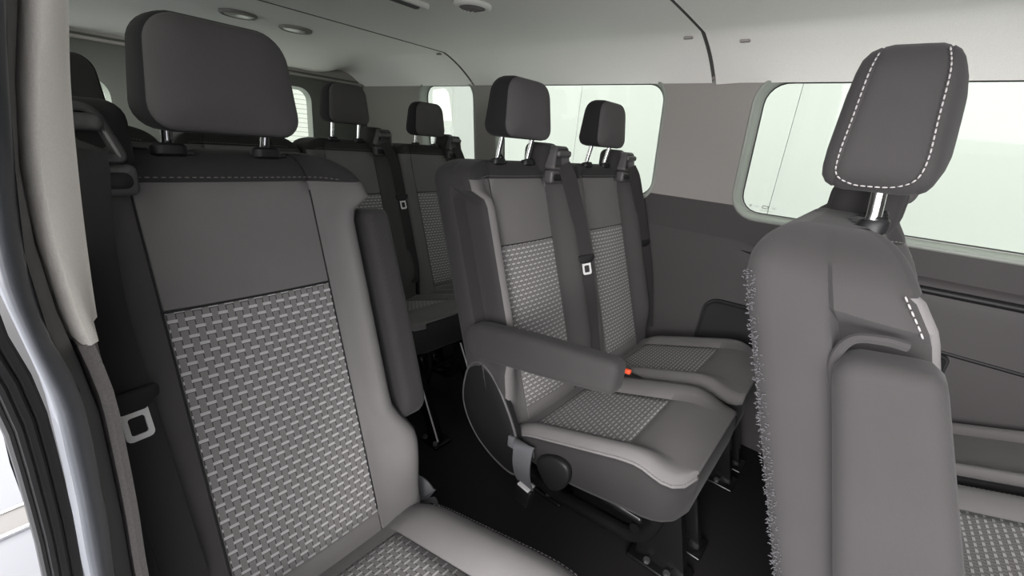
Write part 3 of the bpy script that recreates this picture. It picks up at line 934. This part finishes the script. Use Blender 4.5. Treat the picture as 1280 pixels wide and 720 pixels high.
for i in range(len(ys)-1):
    ym = (ys[i]+ys[i+1])/2
    gr = any(abs(ym-yy) < .006 for yy in (.53, 1.70))
    for k in range(nx-1): F.append((i*nx+k, i*nx+k+1, (i+1)*nx+k+1, (i+1)*nx+k)); K.append(1 if gr else 0)
cl = struct(mesh_obj('ceiling', V, F, [M['ceil'], M['groove']], K, None, None, 50))
# cover strip where headliner meets the wall top
struct(MB().add(tube([(1.666, YF, 1.338), (1.666, YR, 1.338)], .007, 8)).build('trim_4', M['trimlight']))
# roof skin above (keeps daylight out)
struct(mesh_obj('roof', *rbox(1.84, YR-YF+.1, .03, .01, (.86, (YF+YR)/2, 1.50)), M['trimlight']))

# rear wall and doors
def rear_panel(name, x0, x1, win, mat):
    wy0, wy1, wz0, wz1, r = win
    W = resample(round_poly([(wy0, wz0), (wy1, wz0), (wy1, wz1), (wy0, wz1)], r, 8), 96)
    z0, z1 = 0., 1.345
    c = ((wy0+wy1)/2, (wz0+wz1)/2); O = []
    for p in W:
        sx = (p[0]-c[0])/((wy1-wy0)/2); sz = (p[1]-c[1])/((wz1-wz0)/2); m = max(abs(sx), abs(sz)); sx /= m; sz /= m
        O.append((x0+(sx+1)/2*(x1-x0), z0+(sz+1)/2*(z1-z0)))
    for cx, cz in ((x0, z0), (x1, z0), (x1, z1), (x0, z1)):
        j = min(range(96), key=lambda i: (O[i][0]-cx)**2+(O[i][1]-cz)**2); O[j] = (cx, cz)
    v = [(p[0], YR, p[1]) for p in O]+[(p[0], YR, p[1]) for p in W]+[(p[0], YR+.04, p[1]) for p in inset_loop(W, .012)]
    n = 96; f = []
    for a in (0, 1):
        for i in range(n): f.append((a*n+i, a*n+(i+1) % n, (a+1)*n+(i+1) % n, (a+1)*n+i))
    d = struct(mesh_obj(name, v, f, [mat, M['reveal']], [0]*n+[1]*n, None, None, 50))
    LL = inset_loop(W, .010)
    v = [(p[0], YR+.038, p[1]) for p in LL]+[(c[0], YR+.038, c[1])]
    mesh_obj('glass', v, [(i, (i+1) % n, n) for i in range(n)], M['rearglass'], None, d, None, 0)
    return d
rear_panel('door_1', .855, 1.745, (.98, 1.335, .70, 1.262, .07), M['reartrim'])
rear_panel('door_2', -.06, .8552, (.06, .425, .70, 1.185, .08), M['reartrim'])
# pale header strip above the rear doors
struct(MB().add(rbox(1.72, .03, .016, .006, (.86, YR-.012, 1.326))).build('trim_5', M['trimlight']))

struct(MB().add(rbox(1.74, .02, .16, .004, (.86, YR+.012, 1.405))).build('trim_8', M['trimlight']))

# passenger side wall behind the door pillar
rw, rl = wall_with_windows('wall_right', [(.50, 1.60, (.62, 1.50, .885, 1.318, .085)), (1.60, YR, (1.72, 2.45, .885, 1.318, .085))], .0, 1.40,
                           lambda z: -.035+.06*max(0, z-.8)/.5, .925, [M['walldark'], M['trimlight']], .006)
for k, L in enumerate(rl):
    n = len(L); cy = sum(p[0] for p in L)/n; cz = sum(p[1] for p in L)/n
    xr = lambda z: -.045+.06*max(0, z-.8)/.5
    g = struct(mesh_obj('window_%d' % (k+4), [(xr(p[1]), p[0], p[1]) for p in L]+[(xr(cz), cy, cz)], [(i, (i+1) % n, n) for i in range(n)], M['clearglass' if k else 'darkglass'], None, None, None, 0))

# front of the cabin: unseen solid walls added to block light from ahead, front door post ahead of the sliding-door opening
def fr_box(name, sx, sy, sz, c, m): return struct(mesh_obj(name, *rbox(sx, sy, sz, .01, c), m))
fr_box('front_blocker', 1.82, .04, .98, (.86, YF-.02, .46), M['walldark'])
fr_box('front_blocker_header', 1.82, .04, .20, (.86, YF-.02, 1.40), M['ceil'])
fr_box('front_blocker_upper', 1.82, .04, .37, (.86, YF-.02, 1.125), M['trimgrey'])
fr_box('wall_right_front', .05, .55, 1.44, (-.02, -1.0, .72), M['trimgrey'])
fr_box('wall_right_header', .05, 1.30, .12, (.055, -.12, 1.44), M['trimlight'])

# ------------------------------------------------------------------ door pillar (lofted up its height)
ZP = [1.45, 1.3, 1.13, 1.08, 1.03, .98, .93, .885, .84, .79, .73, .655, .56, .40, .20, 0., -.15]
def lerp_tab(tab, z):
    """smooth (Catmull-Rom) table look-up, heights descending"""
    if z >= tab[0][0]: return tab[0][1]
    for i in range(len(tab)-1):
        (z1, v1), (z2, v2) = tab[i], tab[i+1]
        if z1 >= z >= z2:
            z0, v0 = tab[i-1] if i else tab[i]; z3, v3 = tab[i+2] if i+2 < len(tab) else tab[i+1]
            m1 = (v2-v0)/(z2-z0); m2 = (v3-v1)/(z3-z1); h = z2-z1; t = (z-z1)/h
            return (2*t**3-3*t*t+1)*v1+(t**3-2*t*t+t)*h*m1+(-2*t**3+3*t*t)*v2+(t**3-t*t)*h*m2
    return tab[-1][1]
TRR = [(1.45, .115), (1.145, .066), (1.088, .057), (1.025, .050), (.957, .044), (.882, .039), (.841, .0385), (.794, .0395), (.728, .038), (.654, .034), (.563, .029), (-.2, .0)]
TRL = [(1.45, .085), (1.128, .039), (1.082, .029), (1.033, .021), (.979, .018), (.918, .020), (.883, .024), (.846, .027), (.79, .026), (.73, .024), (.655, .020), (-.2, -.008)]
BNR = [(1.45, .075), (1.12, .025), (1.08, .018), (1.037, .012), (.991, .006), (.94, .005), (.91, .009), (.877, .013), (.83, .011), (.779, .009), (.717, .004), (-.2, -.03)]
BNL = [(1.45, .060), (1.12, .010), (1.08, .004), (1.03, -.003), (.997, -.006), (.95, -.007), (.922, -.003), (.893, -.001), (.851, -.002), (.804, -.004), (.747, -.008), (-.2, -.04)]
def loft(name, cols, mat, parent=None, zr=ZP, closed=True, cut=0.):
    """cols: list of (table, dx, y); one vertex per column at each height"""
    v = []; f = []; n = len(cols)
    for z in zr:
        for tb, dx, y in cols:
            zz_ = z+cut*max(0, y-.43)*(1 if z == zr[-1] else 0)
            v.append((lerp_tab(tb, zz_)+dx, y, zz_))
    for i in range(len(zr)-1):
        for k in range(n if closed else n-1): f.append((i*n+k, i*n+(k+1) % n, (i+1)*n+(k+1) % n, (i+1)*n+k))
    if closed: f.append(tuple(range(n))); f.append(tuple(range((len(zr)-1)*n, len(zr)*n)))
    return mesh_obj(name, v, f, mat, None, parent, None, 45)
pil = struct(loft('wall_right_pillar', [(BNR, .0, .381), (TRL, -.006, .425), (TRL, -.012, .47), (TRR, -.055, .53), (BNL, -.02, .50), (BNL, -.012, .40)], M['rubber']))
zu = [1.45, 1.30]+[1.13-.21*i/14 for i in range(15)]+[.896]
zl = [.897-.897*i/40 for i in range(41)]
KT = .462/.516
TRK = [(1.0721+(z-1.0721)*KT, x*KT) for z, x in TRR]
def trim_cols(off=0.):
    return [(TRL, -.004, .445), (TRL, -.001+off, .430), (TRL, .003+off, .4275), (TRL, .008+off, .432), (TRK, -.003+off, .457), (TRK, 0.+off, .462), (TRK, -.002, .470), (TRK, -.03, .49)]
struct(loft('trim_6', trim_cols(.001), M['trimwhite'], None, zu, True, .30))
struct(loft('trim_7', trim_cols(-.002), M['trimgrey'], None, zl))
zz = [1.45+(-.15-1.45)*i/60 for i in range(61)]
# painted door-frame band, half round, then the seal lips outside it
zb = [1.45+(-.15-1.45)*i/110 for i in range(111)]
def mixtab(t): return [(1.45-1.6*i/40, lerp_tab(BNL, 1.45-1.6*i/40)*(1-t)+lerp_tab(BNR, 1.45-1.6*i/40)*t) for i in range(41)]
bcols = [(mixtab(k/12), 0., .361+.020*k/12-.010*math.sin(PI*k/12)) for k in range(12, -1, -1)]
struct(loft('door_3_frame', bcols+[(mixtab(0.), -.003, .40), (mixtab(1.), -.004, .40)], M['paint'], None, zb))
for k, (dx, yy, rr) in enumerate(((-.0075, .352, .0042), (-.0125, .346, .0036), (-.0165, .342, .0030), (-.0195, .340, .0022))):
    struct(MB().add(tube([(lerp_tab(BNL, z)+dx, yy, z) for z in zz], rr, 8)).build('door_3_seal', M['rubber']))

# ------------------------------------------------------------------ ceiling fittings
def on_ceiling(x, y): return ceil_z(x, y)
vt = thing('air_vent', 'round ceiling vent with black louvres at top edge of the picture', 'air vent', (1.035, 1.075, on_ceiling(1.035, 1.075)))
o = [(math.cos(2*PI*i/40)*.058, math.sin(2*PI*i/40)*.058) for i in range(40)]
v = []; f = []
prof = [(0, 0), (.0, -.004), (.003, -.009), (.010, -.012), (.017, -.011), (.019, -.006), (.020, .003)]
for ins, dz in prof: v += [(p[0], p[1], dz+.001) for p in inset_loop(o, ins)]
for a in range(len(prof)-1):
    for i in range(40): f.append((a*40+i, a*40+(i+1) % 40, (a+1)*40+(i+1) % 40, (a+1)*40+i))
mesh_obj('bezel', v, f, M['ceil'], None, vt)
mesh_obj('duct', *puffy([(p[0]*.66, p[1]*.66) for p in o], [(0, .5, .004), (0, 1, .004), (0, 1, -.001), (0, .8, -.001)], lambda a, b, w: (a, b, w)), M['black'], None, vt)
for k in range(-3, 4):
    c = .010*k; ln = math.sqrt(.037**2-c*c)*2
    b = MB().add(rbox(.0025, ln, .010, .001, (0, 0, 0)), 0, Matrix.Translation((c, 0, -.006)) @ Matrix.Rotation(.5, 4, 'Y'))
    b.build('louvre', M['trimlight'], vt)
for x, y, lb in ((.717, 1.985, 'flat round ceiling speaker grille, left of the pair above the near headrest'), (.934, 2.0, 'flat round ceiling speaker grille, right of the pair, nearer the seam')):
    t = thing('ceiling_speaker', lb, 'speaker', (x, y, on_ceiling(x, y)), 0, 'round ceiling speakers')
    o = [(math.cos(2*PI*i/36)*.062, math.sin(2*PI*i/36)*.062) for i in range(36)]
    mesh_obj('rim', *puffy(o, [(.012, .5, .002), (.008, 1, .002), (0, 1, .0), (0, 1, -.006), (.004, 1, -.010), (.010, 1, -.010), (.012, 1, -.006), (.012, .6, -.006)], lambda a, b, w: (a, b, w)), M['trimlight'], None, t)
    mesh_obj('grille', *puffy([(p[0]*.8, p[1]*.8) for p in o], [(0, .5, -.005), (0, 1, -.005), (.004, 1, -.009), (.004, .6, -.011), (.004, .2, -.012)], lambda a, b, w: (a, b, w)), M['lamp'], None, t)
lt = thing('reading_lamp', 'long slim ceiling lamp with a dark lens, beside the round vent', 'lamp', (.845, 1.215, on_ceiling(.845, 1.215)), math.radians(90))
mesh_obj('housing', *puffy(rrect(.05, .26, .018, 6), [(.004, .6, .002), (.004, 1, .002), (0, 1, -.002), (0, 1, -.010), (.004, 1, -.014), (.006, 1, -.014), (.006, .6, -.014)], lambda a, b, w: (a, b, w)), M['ceil'], None, lt)
mesh_obj('lens', *puffy(rrect(.026, .20, .010, 5), [(.002, .5, -.010), (0, 1, -.012), (0, 1, -.015), (.004, 1, -.018), (.004, .5, -.019)], lambda a, b, w: (a, b, w)), M['groove'], None, lt)
for x, y, lb in ((1.475, 1.74, 'small headliner clip beside the rear ceiling seam'), (1.49, .58, 'small headliner clip behind the front ceiling seam'), (1.52, .42, 'small headliner clip ahead of the front ceiling seam')):
    z = on_ceiling(x, y)
    c = MB().add(rbox(.012, .028, .008, .003)).build('headliner_clip', M['trimlight'], None, 40, (x, y, z-.002)); tag(c, lb, 'clip', 'headliner clips')

# ------------------------------------------------------------------ studio outside
struct(mesh_obj('studio_floor', *rbox(8, 32, .1, .01, (-4, 5, -.80)), M['studiofloor']))
struct(mesh_obj('bounce_floor', *rbox(6, 32, .1, .01, (3.0, 5, -.80)), M['bounce_white']))  # unseen white floor added to bounce light up onto the headliner
def studio_wall(name, x0, y0, x1, y1):
    d = Vector((x1-x0, y1-y0, 0)); L = d.length; d.normalize(); n = Vector((-d.y, d.x, 0))
    b = MB(); k = max(1, round(L/2.4)); w = L/k
    for i in range(k):
        c = Vector((x0, y0, 2.25))+d*(w*(i+.5))
        T = Matrix(((d.x, n.x, 0, c.x), (d.y, n.y, 0, c.y), (0, 0, 1, c.z), (0, 0, 0, 1)))
        b.add(rbox(w-.004, .05, 6.0, .002), 0, T)
    return struct(b.build(name, M['studio']))
studio_wall('wall_studio_side', 5.2, -9, 5.2, 18)
studio_wall('wall_studio_back', 5.2, 18, -9, 18)
ds = thing('floor_track', 'dark strip with bright metal edges on the floor outside the doorway', 'floor strip', (-.9, 2.52, -.75), math.radians(4))
mesh_obj('channel', *rbox(1.6, .15, .012, .003, (0, 0, .006)), M['aisle'], None, ds)
for k in (-1, 1): mesh_obj('edge', *rbox(1.6, .02, .02, .005, (0, .085*k, .010)), M['chrome'], None, ds)

# ------------------------------------------------------------------ light
w = bpy.data.worlds.new('studio_light'); SC.world = w; w.use_nodes = True
bg = w.node_tree.nodes['Background']; bg.inputs[0].default_value = (1, .985, .985, 1); bg.inputs[1].default_value = 3.0

def fill_light(name, loc, aim, sx, sy, power, col=(1, .97, .96)):
    l = bpy.data.lights.new(name, 'AREA'); l.shape = 'RECTANGLE'; l.size = sx; l.size_y = sy; l.energy = power; l.color = col
    o = bpy.data.objects.new(name, l); COL.objects.link(o); o.location = loc
    o.rotation_euler = (Vector(aim)-Vector(loc)).to_track_quat('-Z', 'Y').to_euler()
fill_light('door_fill_light', (-2.2, -.45, 1.35), (.4, .3, .8), 2.2, 1.8, 118)  # unseen area light added outside the doorway to brighten the cabin

# ------------------------------------------------------------------ camera
cam = bpy.data.cameras.new('camera'); co = bpy.data.objects.new('camera', cam); COL.objects.link(co); SC.camera = co
yaw, pitch, roll = (math.radians(a) for a in (51.4653, 18.8534, 5.3059))
fw = Vector((math.sin(yaw)*math.cos(pitch), math.cos(yaw)*math.cos(pitch), -math.sin(pitch)))
rt = Vector((math.cos(yaw), -math.sin(yaw), 0)); up = rt.cross(fw)
r2 = rt*math.cos(roll)+up*math.sin(roll); u2 = -rt*math.sin(roll)+up*math.cos(roll)
co.matrix_world = Matrix(((r2.x, u2.x, -fw.x, 0), (r2.y, u2.y, -fw.y, 0), (r2.z, u2.z, -fw.z, 1.0721), (0, 0, 0, 1)))
cam.sensor_width = 36; cam.lens = 534.0836/1280*36; cam.clip_start = .01; cam.clip_end = 100

SC.view_settings.view_transform = 'Standard'; SC.view_settings.look = 'None'
SC.view_settings.exposure = 1.1; SC.view_settings.gamma = 1; SC.view_settings.use_curve_mapping = False
SC.cycles.max_bounces = 12; SC.cycles.diffuse_bounces = 6; SC.cycles.transparent_max_bounces = 16
